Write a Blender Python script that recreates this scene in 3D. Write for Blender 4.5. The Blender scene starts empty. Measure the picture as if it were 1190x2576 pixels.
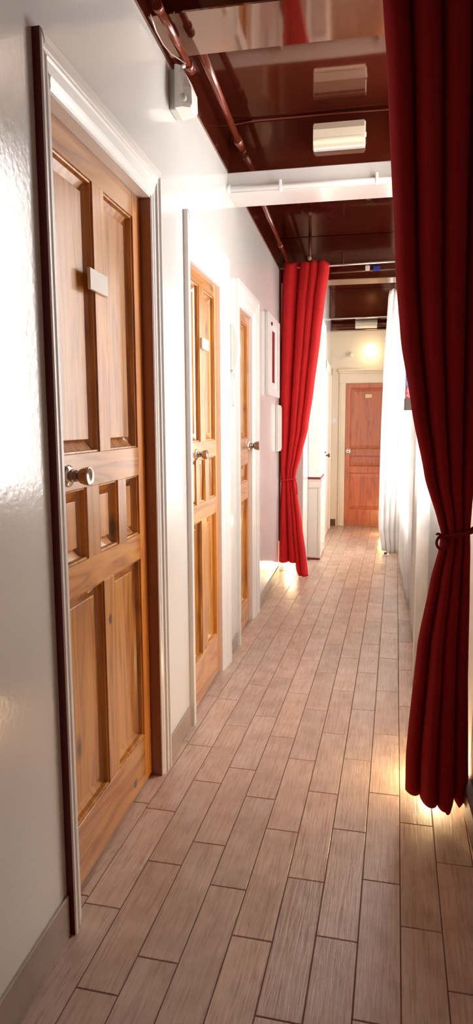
import bpy, bmesh, math, random
from mathutils import Vector, Matrix
random.seed(7)
S = bpy.context.scene
COL = S.collection
PI = math.pi

# ------------------------------------------------------------------ helpers
def tag(o, label=None, cat=None, group=None, kind=None):
    if label: o['label'] = label
    if cat: o['category'] = cat
    if group: o['group'] = group
    if kind: o['kind'] = kind
    return o

def empty(name, loc=(0, 0, 0), parent=None):
    o = bpy.data.objects.new(name, None)
    o.empty_display_size = .1
    COL.objects.link(o)
    o.location = loc
    if parent:
        o.parent = parent
    return o

def build(name, bm, mats, parent=None, smooth=False, origin=None):
    """one mesh object; geometry is given in world coordinates"""
    if not isinstance(mats, (list, tuple)):
        mats = [mats]
    if origin is None:
        if parent is None and bm.verts:
            xs = [v.co for v in bm.verts]
            lo = Vector((min(v.x for v in xs), min(v.y for v in xs), min(v.z for v in xs)))
            hi = Vector((max(v.x for v in xs), max(v.y for v in xs), max(v.z for v in xs)))
            origin = Vector(((lo.x + hi.x) / 2, (lo.y + hi.y) / 2, lo.z))
        else:
            origin = Vector((0, 0, 0))
    origin = Vector(origin)
    off = origin.copy()
    bm.normal_update()
    bmesh.ops.translate(bm, verts=bm.verts, vec=-off)
    me = bpy.data.meshes.new(name)
    bm.to_mesh(me)
    bm.free()
    for m in mats:
        me.materials.append(m)
    if smooth:
        for p in me.polygons:
            p.use_smooth = True
    o = bpy.data.objects.new(name, me)
    COL.objects.link(o)
    if parent:
        o.parent = parent
        # parent empties are never rotated: only take their location out
        ploc = Vector(parent.location)
        pp = parent.parent
        while pp:
            ploc += Vector(pp.location)
            pp = pp.parent
        o.location = off - ploc
    else:
        o.location = off
    return o

def add_box(bm, x0, x1, y0, y1, z0, z1, bev=0, seg=1, mi=0):
    b2 = bmesh.new()
    bmesh.ops.create_cube(b2, size=1)
    for v in b2.verts:
        v.co = Vector(((x0 + x1) / 2 + v.co.x * (x1 - x0), (y0 + y1) / 2 + v.co.y * (y1 - y0), (z0 + z1) / 2 + v.co.z * (z1 - z0)))
    if bev:
        bmesh.ops.bevel(b2, geom=b2.edges[:], offset=bev, segments=seg, profile=.5, affect='EDGES')
    for f in b2.faces:
        f.material_index = mi
    merge(bm, b2)

def merge(bm, b2):
    me = bpy.data.meshes.new('tmp')
    b2.to_mesh(me)
    b2.free()
    bm.from_mesh(me)
    bpy.data.meshes.remove(me)

def box(name, x0, x1, y0, y1, z0, z1, m, parent=None, bev=0, seg=1):
    bm = bmesh.new()
    add_box(bm, x0, x1, y0, y1, z0, z1, bev, seg)
    return build(name, bm, m, parent)

def add_tube(bm, pts, r, n=12, caps=True):
    pts = [Vector(p) for p in pts]
    rings = []
    prev = None
    for i, p in enumerate(pts):
        if i == 0: t = pts[1] - p
        elif i == len(pts) - 1: t = p - pts[i - 1]
        else: t = (pts[i + 1] - p).normalized() + (p - pts[i - 1]).normalized()
        t.normalize()
        if prev is None:
            a = Vector((0, 0, 1)) if abs(t.z) < .9 else Vector((1, 0, 0))
            u = t.cross(a).normalized()
        else:
            u = (prev - t * prev.dot(t)).normalized()
        prev = u
        w = t.cross(u)
        rr = r[i] if isinstance(r, (list, tuple)) else r
        rings.append([bm.verts.new(p + (u * math.cos(2 * PI * k / n) + w * math.sin(2 * PI * k / n)) * rr) for k in range(n)])
    for a, b in zip(rings, rings[1:]):
        for k in range(n):
            f = bm.faces.new((a[k], a[(k + 1) % n], b[(k + 1) % n], b[k]))
            f.smooth = True
    if caps:
        bm.faces.new(rings[0][::-1])
        bm.faces.new(rings[-1])

def add_lathe(bm, base, axis, prof, n=28):
    """prof: list of (distance along axis, radius)"""
    axis = Vector(axis).normalized()
    add_tube_prof = [(Vector(base) + axis * d, r) for d, r in prof]
    a = Vector((0, 0, 1)) if abs(axis.z) < .9 else Vector((1, 0, 0))
    u = axis.cross(a).normalized()
    w = axis.cross(u)
    rings = []
    for p, r in add_tube_prof:
        rings.append([bm.verts.new(p + (u * math.cos(2 * PI * k / n) + w * math.sin(2 * PI * k / n)) * max(r, .0002)) for k in range(n)])
    for a, b in zip(rings, rings[1:]):
        for k in range(n):
            f = bm.faces.new((a[k], a[(k + 1) % n], b[(k + 1) % n], b[k]))
            f.smooth = True
    bm.faces.new(rings[0][::-1])
    bm.faces.new(rings[-1])

def add_sweep(bm, ring_fn, sections):
    """sections: list of lists of points joined into a closed-profile sweep"""
    rings = [[bm.verts.new(Vector(p)) for p in sec] for sec in sections]
    n = len(rings[0])
    for a, b in zip(rings, rings[1:]):
        for k in range(n):
            bm.faces.new((a[k], a[(k + 1) % n], b[(k + 1) % n], b[k]))
    bm.faces.new(rings[0][::-1])
    bm.faces.new(rings[-1])

def fix(bm):
    bmesh.ops.recalc_face_normals(bm, faces=bm.faces[:])

# ------------------------------------------------------------------ materials
def mat(name):
    m = bpy.data.materials.new(name)
    m.use_nodes = True
    nt = m.node_tree
    for n in list(nt.nodes):
        nt.nodes.remove(n)
    out = nt.nodes.new('ShaderNodeOutputMaterial')
    b = nt.nodes.new('ShaderNodeBsdfPrincipled')
    nt.links.new(b.outputs[0], out.inputs[0])
    return m, nt, b, out

def N(nt, t, **kw):
    n = nt.nodes.new(t)
    for k, v in kw.items():
        setattr(n, k, v)
    return n

def coords(nt, scale=(1, 1, 1), kind='Object'):
    tc = N(nt, 'ShaderNodeTexCoord')
    mp = N(nt, 'ShaderNodeMapping')
    mp.inputs['Scale'].default_value = scale
    nt.links.new(tc.outputs[kind], mp.inputs[0])
    return mp.outputs[0]

def noise(nt, vec, scale, detail=4, rough=.5, dist=0):
    n = N(nt, 'ShaderNodeTexNoise')
    n.inputs['Scale'].default_value = scale
    n.inputs['Detail'].default_value = detail
    n.inputs['Roughness'].default_value = rough
    n.inputs['Distortion'].default_value = dist
    nt.links.new(vec, n.inputs['Vector'])
    return n.outputs['Fac']

def ramp(nt, fac, stops):
    r = N(nt, 'ShaderNodeValToRGB')
    el = r.color_ramp.elements
    while len(el) < len(stops):
        el.new(.5)
    for e, (p, c) in zip(el, stops):
        e.position = p
        e.color = (*c, 1) if len(c) == 3 else c
    nt.links.new(fac, r.inputs[0])
    return r.outputs[0]

def bump(nt, b, h, strength, dist):
    bp = N(nt, 'ShaderNodeBump')
    bp.inputs['Strength'].default_value = strength
    bp.inputs['Distance'].default_value = dist
    nt.links.new(h, bp.inputs['Height'])
    nt.links.new(bp.outputs[0], b.inputs['Normal'])
    return bp

def plain(name, c, rough=.5, metal=0, var=.06, ior=1.5, nscale=9, bmp=0):
    m, nt, b, out = mat(name)
    v = coords(nt)
    f = noise(nt, v, nscale, 5)
    lo = tuple(max(0, x * (1 - var)) for x in c)
    hi = tuple(min(1, x * (1 + var)) for x in c)
    nt.links.new(ramp(nt, f, [(.3, lo), (.7, hi)]), b.inputs['Base Color'])
    b.inputs['Roughness'].default_value = rough
    b.inputs['Metallic'].default_value = metal
    b.inputs['IOR'].default_value = ior
    if bmp:
        bump(nt, b, noise(nt, v, nscale * 2, 3), bmp, .01)
    return m

def gloss_paint(name, c, rough, ior, scale_a, str_a, var=.04, scale_b=40, str_b=.05, tint=(1, 1, 1)):
    """brushed household gloss paint over an uneven wall"""
    m, nt, b, out = mat(name)
    v = coords(nt)
    f = noise(nt, v, 2.5, 4)
    lo = tuple(x * (1 - var) for x in c)
    hi = tuple(min(1, x * (1 + var)) for x in c)
    nt.links.new(ramp(nt, f, [(.3, lo), (.7, hi)]), b.inputs['Base Color'])
    b.inputs['Roughness'].default_value = rough
    b.inputs['IOR'].default_value = ior
    b.inputs['Specular Tint'].default_value = (*tint, 1)
    h1 = noise(nt, v, scale_a, 2, .4)
    bp1 = bump(nt, b, h1, str_a, .02)
    h2 = noise(nt, v, scale_b, 3, .5)
    bp2 = N(nt, 'ShaderNodeBump')
    bp2.inputs['Strength'].default_value = str_b
    bp2.inputs['Distance'].default_value = .004
    nt.links.new(h2, bp2.inputs['Height'])
    nt.links.new(bp1.outputs[0], bp2.inputs['Normal'])
    nt.links.new(bp2.outputs[0], b.inputs['Normal'])
    return m

def wood(name, axis, dark, mid, light, rough=.3, knots=True, knot_at=None):
    """varnished pine; grain runs along the given axis"""
    m, nt, b, out = mat(name)
    sc = {'y': (9, .8, 9), 'z': (9, 9, .8)}[axis]
    tc = N(nt, 'ShaderNodeTexCoord')
    oi = N(nt, 'ShaderNodeObjectInfo')
    rv = N(nt, 'ShaderNodeVectorMath', operation='SCALE')
    rv.inputs[0].default_value = (13.1, 7.7, 5.3)
    nt.links.new(oi.outputs['Random'], rv.inputs['Scale'])
    ad = N(nt, 'ShaderNodeVectorMath', operation='ADD')
    nt.links.new(tc.outputs['Object'], ad.inputs[0])
    nt.links.new(rv.outputs[0], ad.inputs[1])
    mp = N(nt, 'ShaderNodeMapping')
    mp.inputs['Scale'].default_value = sc
    nt.links.new(ad.outputs[0], mp.inputs[0])
    v = mp.outputs[0]
    big = noise(nt, v, 1.3, 2, .5, .6)
    mul = N(nt, 'ShaderNodeMath', operation='MULTIPLY')
    nt.links.new(big, mul.inputs[0]); mul.inputs[1].default_value = 11
    fr = N(nt, 'ShaderNodeMath', operation='PINGPONG')
    nt.links.new(mul.outputs[0], fr.inputs[0]); fr.inputs[1].default_value = 1
    fine = noise(nt, v, 14, 4, .6)
    mx = N(nt, 'ShaderNodeMath', operation='MULTIPLY_ADD')
    nt.links.new(fr.outputs[0], mx.inputs[0]); mx.inputs[1].default_value = .6
    fs = N(nt, 'ShaderNodeMath', operation='MULTIPLY')
    nt.links.new(fine, fs.inputs[0]); fs.inputs[1].default_value = .45
    nt.links.new(fs.outputs[0], mx.inputs[2])
    c1 = ramp(nt, mx.outputs[0], [(.08, dark), (.45, mid), (.95, light)])
    col = c1
    if knots:
        mpk = N(nt, 'ShaderNodeMapping')
        mpk.inputs['Scale'].default_value = {'y': (5, 2.4, 5), 'z': (5, 5, 2.4)}[axis]
        nt.links.new(ad.outputs[0], mpk.inputs[0])
        vo = N(nt, 'ShaderNodeTexVoronoi')
        vo.inputs['Scale'].default_value = 1.0
        nt.links.new(mpk.outputs[0], vo.inputs['Vector'])
        k = ramp(nt, vo.outputs['Distance'], [(.05, (0, 0, 0)), (.14, (1, 1, 1))])
        mk = N(nt, 'ShaderNodeMix', data_type='RGBA')
        nt.links.new(k, mk.inputs[0])
        mk.inputs[6].default_value = (dark[0] * .35, dark[1] * .3, dark[2] * .3, 1)
        nt.links.new(c1, mk.inputs[7])
        col = mk.outputs[2]
    if knot_at:
        # one dark knot with a tail, at its own place on the board
        sb = N(nt, 'ShaderNodeVectorMath', operation='SUBTRACT')
        nt.links.new(tc.outputs['Object'], sb.inputs[0]); sb.inputs[1].default_value = knot_at[0]
        sv = N(nt, 'ShaderNodeVectorMath', operation='MULTIPLY')
        nt.links.new(sb.outputs[0], sv.inputs[0]); sv.inputs[1].default_value = knot_at[1]
        ln = N(nt, 'ShaderNodeVectorMath', operation='LENGTH'); nt.links.new(sv.outputs[0], ln.inputs[0])
        wob = N(nt, 'ShaderNodeMath', operation='MULTIPLY_ADD')
        nt.links.new(noise(nt, tc.outputs['Object'], 60, 3), wob.inputs[0]); wob.inputs[1].default_value = .8
        nt.links.new(ln.outputs['Value'], wob.inputs[2])
        kk = ramp(nt, wob.outputs[0], [(.7, (0, 0, 0)), (1.0, (1, 1, 1))])
        mk2 = N(nt, 'ShaderNodeMix', data_type='RGBA'); nt.links.new(kk, mk2.inputs[0])
        mk2.inputs[6].default_value = (.045, .012, .004, 1)
        nt.links.new(col, mk2.inputs[7]); col = mk2.outputs[2]
    hs = N(nt, 'ShaderNodeHueSaturation')
    vr = N(nt, 'ShaderNodeMapRange')
    nt.links.new(oi.outputs['Random'], vr.inputs[0])
    vr.inputs[3].default_value = .86; vr.inputs[4].default_value = 1.12
    nt.links.new(vr.outputs[0], hs.inputs['Value'])
    nt.links.new(col, hs.inputs['Color'])
    nt.links.new(hs.outputs[0], b.inputs['Base Color'])
    b.inputs['Roughness'].default_value = .45
    b.inputs['Coat Weight'].default_value = 1
    b.inputs['Coat Roughness'].default_value = rough
    b.inputs['Coat IOR'].default_value = 1.75
    bump(nt, b, mx.outputs[0], .12, .003)
    return m

def cloth(name, c, trans, rough=.9, sheen=0.0, weave=900):
    m, nt, b, out = mat(name)
    v = coords(nt)
    f = noise(nt, v, 6, 3)
    lo = tuple(x * .92 for x in c)
    hi = tuple(min(1, x * 1.06) for x in c)
    col = ramp(nt, f, [(.3, lo), (.7, hi)])
    nt.links.new(col, b.inputs['Base Color'])
    b.inputs['Roughness'].default_value = rough
    b.inputs['Specular IOR Level'].default_value = .2
    b.inputs['Sheen Weight'].default_value = sheen
    b.inputs['Sheen Roughness'].default_value = .4
    b.inputs['Sheen Tint'].default_value = (*c, 1)
    if weave > 100:
        bump(nt, b, noise(nt, v, weave, 2), .15, .001)
    tr = N(nt, 'ShaderNodeBsdfTranslucent')
    nt.links.new(col, tr.inputs['Color'])
    ms = N(nt, 'ShaderNodeMixShader')
    ms.inputs[0].default_value = trans
    nt.links.new(b.outputs[0], ms.inputs[1])
    nt.links.new(tr.outputs[0], ms.inputs[2])
    nt.links.new(ms.outputs[0], out.inputs[0])
    return m

def glow(name, c, strength):
    m, nt, b, out = mat(name)
    b.inputs['Base Color'].default_value = (*c, 1)
    b.inputs['Emission Color'].default_value = (*c, 1)
    b.inputs['Emission Strength'].default_value = strength
    return m

M = {}
M['wall'] = gloss_paint('white gloss wall paint', (.74, .73, .71), .15, 1.8, 2.2, .16, .02, 60, .12)
M['cream'] = gloss_paint('cream wall paint', (.80, .70, .555), .4, 1.5, 2.2, .1, .02, 60, .1)
M['trim'] = gloss_paint('white gloss trim paint', (.84, .83, .82), .22, 1.55, 5, .03, .02, 50, .04)
M['maroon'] = gloss_paint('maroon gloss ceiling paint', (.050, .008, .004), .06, 2.6, 1.6, .045, .12, 9, .035, tint=(1, .70, .52))
M['maroon_pipe'] = gloss_paint('brown gloss pipe paint', (.19, .035, .017), .16, 1.8, 4, .05, .2, 40, .05)
M['maroon_shade'] = gloss_paint('maroon painted shade', (.12, .008, .008), .35, 1.45, 4, .05, .05, 40, .05)  # colour stands in for shade on a casing edge and a wall gap
PINE = ((.24, .070, .006), (.54, .205, .020), (.66, .30, .045))
M['pine_z'] = wood('varnished pine upright', 'z', *PINE, rough=.17)
M['pine_y'] = wood('varnished pine crosswise', 'y', *PINE, rough=.17)
M['pine_knot_rail'] = wood('knotty pine rail', 'y', *PINE, rough=.17, knot_at=((-.775, 2.12, .066), (0, 22, 34)))
M['pine_knot_mullion'] = wood('knotty pine mullion', 'z', *PINE, rough=.17, knot_at=((-.775, 1.933, .715), (0, 40, 28)))
STILE = ((.42, .12, .009), (.64, .21, .018), (.70, .27, .025))
M['stile'] = wood('orange varnished pine', 'z', *STILE, rough=.3)
M['jamb'] = wood('red brown stained jamb', 'z', (.16, .026, .010), (.24, .045, .018), (.30, .06, .026), rough=.3, knots=False)
REDW = ((.26, .04, .005), (.47, .092, .011), (.56, .13, .02))
M['red_z'] = wood('red varnished pine upright', 'z', *REDW, rough=.35)
M['red_y'] = wood('red varnished pine crosswise', 'y', *REDW, rough=.35)
M['steel'] = plain('brushed steel', (.42, .36, .32), .3, 1, .05)
M['chrome'] = plain('bright chrome', (.85, .84, .82), .12, 1, .03)
M['rod'] = plain('pale rod metal', (.78, .74, .72), .3, .8, .05)
M['skirt'] = plain('grey brown ceramic skirting', (.34, .27, .22), .35, 0, .18, nscale=6)
M['skirt_dark'] = plain('dark brown skirting', (.13, .055, .035), .4, 0, .15)
M['white_plastic'] = plain('white plastic', (.82, .81, .78), .35, 0, .02)
M['cream_plastic'] = plain('cream plastic', (.78, .72, .60), .35, 0, .04)
M['grey_plastic'] = plain('greenish grey plastic', (.60, .62, .55), .4, 0, .04)
M['dark'] = plain('black plastic', (.02, .018, .018), .4)
M['slot'] = plain('dark red pane', (.16, .02, .03), .15)
M['blue'] = plain('blue plastic', (.02, .05, .42), .4)
M['plate'] = plain('pale number plate', (.80, .78, .74), .25, 0, .04)
M['brass'] = plain('pale brass plate', (.75, .58, .33), .35, .3)
M['cabinet'] = plain('off white cabinet paint', (.72, .64, .57), .35, 0, .05, nscale=4)
M['hutch'] = plain('white cabinet paint', (.82, .80, .76), .3, 0, .02)
M['counter'] = plain('dark red counter edge', (.22, .03, .025), .35)
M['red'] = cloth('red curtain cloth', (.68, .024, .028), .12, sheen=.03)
M['red_near'] = cloth('shaded red velvet cloth', (.28, .009, .011), .14, sheen=.03)  # darker copy of the red cloth, shade of the foreground put into its colour
M['cord'] = cloth('dark red cord', (.16, .008, .012), .0, sheen=.3)
M['sheer'] = cloth('white curtain cloth', (.88, .87, .855), .5, weave=60)
M['led'] = glow('warm led tube', (1, .72, .34), 9)
M['globe'] = glow('warm globe glass', (1, .80, .50), 5)
M['exit'] = plain('frosted cream diffuser', (.80, .72, .56), .3, 0, .05)
M['grout'] = plain('brown grout', (.10, .055, .042), .9)

# floor tile: wood-look ceramic with grain, tint per tile
m, nt, b, out = mat('wood look ceramic tile')
tc = N(nt, 'ShaderNodeTexCoord')
mp = N(nt, 'ShaderNodeMapping'); mp.inputs['Rotation'].default_value = (0, 0, math.radians(2.3)); mp.inputs['Scale'].default_value = (1, 1, 1)
nt.links.new(tc.outputs['Object'], mp.inputs[0])
at = N(nt, 'ShaderNodeAttribute', attribute_name='tint')
sh = N(nt, 'ShaderNodeVectorMath', operation='SCALE'); sh.inputs['Scale'].default_value = 17
nt.links.new(at.outputs['Color'], sh.inputs[0])
ad = N(nt, 'ShaderNodeVectorMath', operation='ADD')
nt.links.new(mp.outputs[0], ad.inputs[0]); nt.links.new(sh.outputs[0], ad.inputs[1])
mg = N(nt, 'ShaderNodeMapping'); mg.inputs['Scale'].default_value = (150, 7, 1)
nt.links.new(ad.outputs[0], mg.inputs[0])
grain = noise(nt, mg.outputs[0], 1, 5, .65, .8)
cloud = noise(nt, ad.outputs[0], 9, 4, .6)
base = ramp(nt, cloud, [(.25, (.46, .31, .232)), (.55, (.56, .40, .312)), (.8, (.62, .465, .37))])
g = ramp(nt, grain, [(.28, (.66, .60, .57)), (.50, (.98, .98, .98)), (.72, (1.1, 1.1, 1.1))])
mm = N(nt, 'ShaderNodeMix', data_type='RGBA', blend_type='MULTIPLY'); mm.inputs[0].default_value = 1
nt.links.new(base, mm.inputs[6]); nt.links.new(g, mm.inputs[7])
hs = N(nt, 'ShaderNodeHueSaturation')
sx = N(nt, 'ShaderNodeSeparateXYZ'); nt.links.new(at.outputs['Color'], sx.inputs[0])
mr = N(nt, 'ShaderNodeMapRange'); mr.inputs[3].default_value = .9; mr.inputs[4].default_value = 1.1
nt.links.new(sx.outputs[0], mr.inputs[0]); nt.links.new(mr.outputs[0], hs.inputs['Value'])
mr2 = N(nt, 'ShaderNodeMapRange'); mr2.inputs[3].default_value = .92; mr2.inputs[4].default_value = 1.08
nt.links.new(sx.outputs[1], mr2.inputs[0]); nt.links.new(mr2.outputs[0], hs.inputs['Saturation'])
nt.links.new(mm.outputs[2], hs.inputs['Color'])
nt.links.new(hs.outputs[0], b.inputs['Base Color'])
b.inputs['Roughness'].default_value = .27
b.inputs['IOR'].default_value = 1.6
bump(nt, b, grain, .35, .003)
M['tile'] = m

# ------------------------------------------------------------------ camera
cd = bpy.data.cameras.new('camera')
cam = bpy.data.objects.new('camera', cd)
COL.objects.link(cam)
R = ((0.981972, 0.188958, -0.004998), (-0.019856, 0.129408, 0.991393), (-0.187978, 0.973421, -0.130827))
mw = Matrix.Identity(4)
for i in range(3):
    mw[i][0] = R[0][i]; mw[i][1] = R[1][i]; mw[i][2] = -R[2][i]
mw[2][3] = 1.32
cam.matrix_world = mw
cd.sensor_fit = 'VERTICAL'
cd.sensor_height = 36
cd.lens = 1700 / 2576 * 36
cd.clip_start = .02
S.camera = cam

# ------------------------------------------------------------------ floor
WX = -.74          # face of the left wall
RX = .375          # face of the right wall
EY = 8.70          # end wall
th = math.radians(2.3)
def w2(xp, yp):
    return (xp * math.cos(th) + yp * math.sin(th), -xp * math.sin(th) + yp * math.cos(th))
bm = bmesh.new()
lay = bm.loops.layers.float_color.new('tint')
W_, L_, G_ = .1069, .4785, .0017
phase = {0: .141, 1: .353, 2: .474, 3: .29, 4: .116, 5: .372, 6: .163, 7: .411, 8: .246, 9: .06, 10: .33}
for k in range(-5, 13):
    x0 = -.811 + W_ * k
    ph = phase.get(k, (k * .31) % L_)
    for j in range(-3, 20):
        y0 = ph + L_ * j
        cx, cy = w2(x0 + W_ / 2, y0 + L_ / 2)
        if cx < -1.05 or cx > .55 or cy < -.9 or cy > 9.0:
            continue
        c = (random.random(), random.random(), random.random(), 1)
        a0, a1, b0, b1 = x0 + G_ / 2, x0 + W_ - G_ / 2, y0 + G_ / 2, y0 + L_ - G_ / 2
        e = .0018
        lo = [bm.verts.new((*w2(p, q), -.0022)) for p, q in ((a0, b0), (a1, b0), (a1, b1), (a0, b1))]
        hi = [bm.verts.new((*w2(p, q), 0)) for p, q in ((a0 + e, b0 + e), (a1 - e, b0 + e), (a1 - e, b1 - e), (a0 + e, b1 - e))]
        fs = [bm.faces.new(hi)]
        for q in range(4):
            fs.append(bm.faces.new((lo[q], lo[(q + 1) % 4], hi[(q + 1) % 4], hi[q])))
        for f in fs:
            for l in f.loops:
                l[lay] = c
add_box(bm, -1.2, .7, -1.2, 9.0, -.05, -.002, mi=1)
tag(build('floor', bm, [M['tile'], M['grout']], origin=(0, 0, 0)), kind='structure')

# ------------------------------------------------------------------ walls
# left wall with three door openings
D = [dict(y0=1.56, y1=2.305, top=2.08), dict(y0=2.80, y1=3.405, top=1.995), dict(y0=3.895, y1=4.365, top=1.985)]
bm = bmesh.new()
ys = -.8
for d in D:
    add_box(bm, -.90, WX, ys, d['y0'], 0, 2.86)
    add_box(bm, -.90, WX, d['y0'], d['y1'], d['top'], 2.86)
    ys = d['y1']
add_box(bm, -.90, WX, ys, 5.75, 0, 2.86)
tag(build('wall_left', bm, M['wall'], origin=(0, 0, 0)), kind='structure')
for q in ((-1.0, -.55, 5.95, 7.0), (-1.0, -.90, 5.70, 5.95), (-1.0, -.468, 7.0, EY + .1)):
    bm = bmesh.new()
    add_box(bm, *q, 0, 2.86)
    tag(build('wall_left', bm, M['wall'], origin=(0, 0, 0)), kind='structure')
# end wall
bm = bmesh.new()
add_box(bm, -.6, .6, EY, EY + .1, 0, 2.86)
tag(build('wall_back', bm, M['cream'], origin=(0, 0, 0)), kind='structure')
# right wall with two window openings hidden by the curtains; third added to light the far curtain
WIN = [(2.80, 4.35, .92, 2.74), (4.95, 6.80, .50, 2.50), (6.98, 7.55, .50, 2.45)]
bm = bmesh.new()
ys = -.8
for a, c, z0, z1 in WIN:
    add_box(bm, RX, RX + .14, ys, a, 0, 2.86)
    add_box(bm, RX, RX + .14, a, c, 0, z0)
    add_box(bm, RX, RX + .14, a, c, z1, 2.86)
    ys = c
add_box(bm, RX, RX + .14, ys, EY + .1, 0, 2.86)
tag(build('wall_right', bm, M['wall'], origin=(0, 0, 0)), kind='structure')
# glass panes in simple white frames
m, nt, b, out = mat('window glass')
b.inputs['Roughness'].default_value = .02
b.inputs['Base Color'].default_value = (.9, .95, .95, 1)
tp = N(nt, 'ShaderNodeBsdfTransparent')
ms = N(nt, 'ShaderNodeMixShader'); ms.inputs[0].default_value = .05
nt.links.new(tp.outputs[0], ms.inputs[1]); nt.links.new(b.outputs[0], ms.inputs[2]); nt.links.new(ms.outputs[0], out.inputs[0])
M['glass'] = m
for i, (a, c, z0, z1) in enumerate(WIN):
    root = empty('window_%d' % (i + 1), (RX + .08, (a + c) / 2, z0))
    tag(root, kind='structure')
    bm = bmesh.new()
    t = .045
    for x in ((a, a + t), (c - t, c), ((a + c) / 2 - t / 2, (a + c) / 2 + t / 2)):
        add_box(bm, RX + .05, RX + .10, x[0], x[1], z0, z1)
    for z in ((z0, z0 + t), (z1 - t, z1)):
        add_box(bm, RX + .05, RX + .10, a, c, z[0], z[1])
    build('window_frame', bm, M['trim'], root)
    box('pane', RX + .072, RX + .078, a + .02, c - .02, z0 + .02, z1 - .02, M['glass'], root)

# ------------------------------------------------------------------ ceiling, beams
CZ = 2.855
bm = bmesh.new()
add_box(bm, -1.0, .55, -.9, 8.85, CZ, CZ + .08)
tag(build('ceiling', bm, M['maroon'], origin=(0, 0, 0)), kind='structure')
tag(box('trim_1', -.90, RX, 2.49, 2.775, 2.745, CZ, M['maroon'], bev=.004), kind='structure')          # first beam
tag(box('trim_2', -.90, RX, 3.635, 3.85, 2.605, CZ, M['maroon']), kind='structure')                   # second beam, upper part
tag(box('trim_3', -.90, RX, 3.63, 3.855, 2.50, 2.605, M['wall'], bev=.003), kind='structure')          # its white lower part
tag(box('trim_4', -.95, RX, 5.90, 6.13, 2.50, CZ, M['maroon'], bev=.004), kind='structure')            # third beam
tag(box('trim_8', -.468, RX, 8.22, 8.42, 2.53, CZ, M['maroon'], bev=.003), kind='structure')        # fourth beam
tag(box('trim_5', -.468, RX, 8.58, 8.695, 2.435, CZ, M['maroon'], bev=.003), kind='structure')   # band above the end door
# maroon band along the top of the left wall, its lower edge falls gently
bm = bmesh.new()
for (ya, za, yb, zb) in ((-.8, 2.66, 3.63, 2.607), (3.855, 2.601, 5.75, 2.566)):
    x0, x1 = WX - .01, WX + .008
    v = [bm.verts.new(p) for p in ((x0, ya, za), (x1, ya, za), (x1, yb, zb), (x0, yb, zb), (x0, ya, CZ), (x1, ya, CZ), (x1, yb, CZ), (x0, yb, CZ))]
    for f in ((0, 1, 2, 3), (7, 6, 5, 4), (0, 4, 5, 1), (1, 5, 6, 2), (2, 6, 7, 3), (3, 7, 4, 0)):
        bm.faces.new([v[i] for i in f])
fix(bm)
tag(build('trim_6', bm, M['maroon'], origin=(0, 0, 0)), kind='structure')
tag(box('trim_7', -.775, -.728, 5.76, 5.80, .30, 2.57, M['maroon_shade'], bev=.003), kind='structure')   # added dark strip standing in for the shaded gap at the wall end

# ------------------------------------------------------------------ skirting
def skirt(name, x0, x1, y0, y1, h, m):
    tag(box(name, x0, x1, y0, y1, 0, h, m, bev=.002), kind='structure')
skirt('baseboard_left', WX, WX + .008, -.8, 1.487, .115, M['skirt'])
skirt('baseboard_left', WX, WX + .008, 2.385, 2.725, .095, M['skirt'])
skirt('baseboard_left', WX, WX + .008, 3.56, 3.82, .085, M['skirt'])
skirt('baseboard_left', WX, WX + .008, 4.59, 5.75, .08, M['skirt'])
skirt('baseboard_left', -.88, -.55, 5.942, 5.95, .11, M['trim'])
skirt('baseboard_right', RX - .03, RX, -.8, 2.30, .10, M['skirt_dark'])
skirt('baseboard_right', RX - .012, RX, 2.30, EY, .08, M['skirt'])
skirt('baseboard_back', -.468, -.385, EY - .01, EY, .085, M['skirt_dark'])

# ------------------------------------------------------------------ doors of the left wall
ARCH = [(0, 0), (0, .019), (.004, .022), (.012, .022), (.016, .015), (.030, .015), (.034, .018), (.040, .018), (.044, .011), (.060, .011), (.066, .007), (.072, .007), (.075, .004), (.075, 0)]
HEAD = [(0, 0), (0, .020), (.006, .024), (.024, .024), (.029, .016), (.040, .016), (.045, .020), (.050, .016), (.072, .013), (.077, .017), (.083, .013), (.094, .010), (.100, .006), (.100, 0)]

def casing(root, ya, yb, top, wa, wb, wh, edge=None):
    """moulded architrave: near side (outer edge ya), far side (outer edge yb), head (outer edge top)"""
    def prof(P, w):
        s = w / P[-1][0]
        return [(u * s, h) for u, h in P]
    x = WX
    pa = prof(ARCH, wa); pb = prof(ARCH, wb); ph = prof(HEAD, wh)
    bm = bmesh.new()
    add_sweep(bm, None, [[(x + h, ya + u, 0) for u, h in pa], [(x + h, ya + u, top - u * wh / wa) for u, h in pa]])
    fix(bm)
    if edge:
        # outer edge of the near side, its shade put into the colour
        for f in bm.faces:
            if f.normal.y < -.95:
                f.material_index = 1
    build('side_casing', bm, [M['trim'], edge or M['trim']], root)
    bm = bmesh.new()
    add_sweep(bm, None, [[(x + h, yb - u, 0) for u, h in pb], [(x + h, yb - u, top - u * wh / wb) for u, h in pb]])
    fix(bm)
    build('side_casing', bm, M['trim'], root)
    bm = bmesh.new()
    add_sweep(bm, None, [[(x + h, ya + u * wa / wh, top - u) for u, h in ph], [(x + h, yb - u * wb / wh, top - u) for u, h in ph]])
    fix(bm)
    build('head_casing', bm, M['trim'], root)

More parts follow.
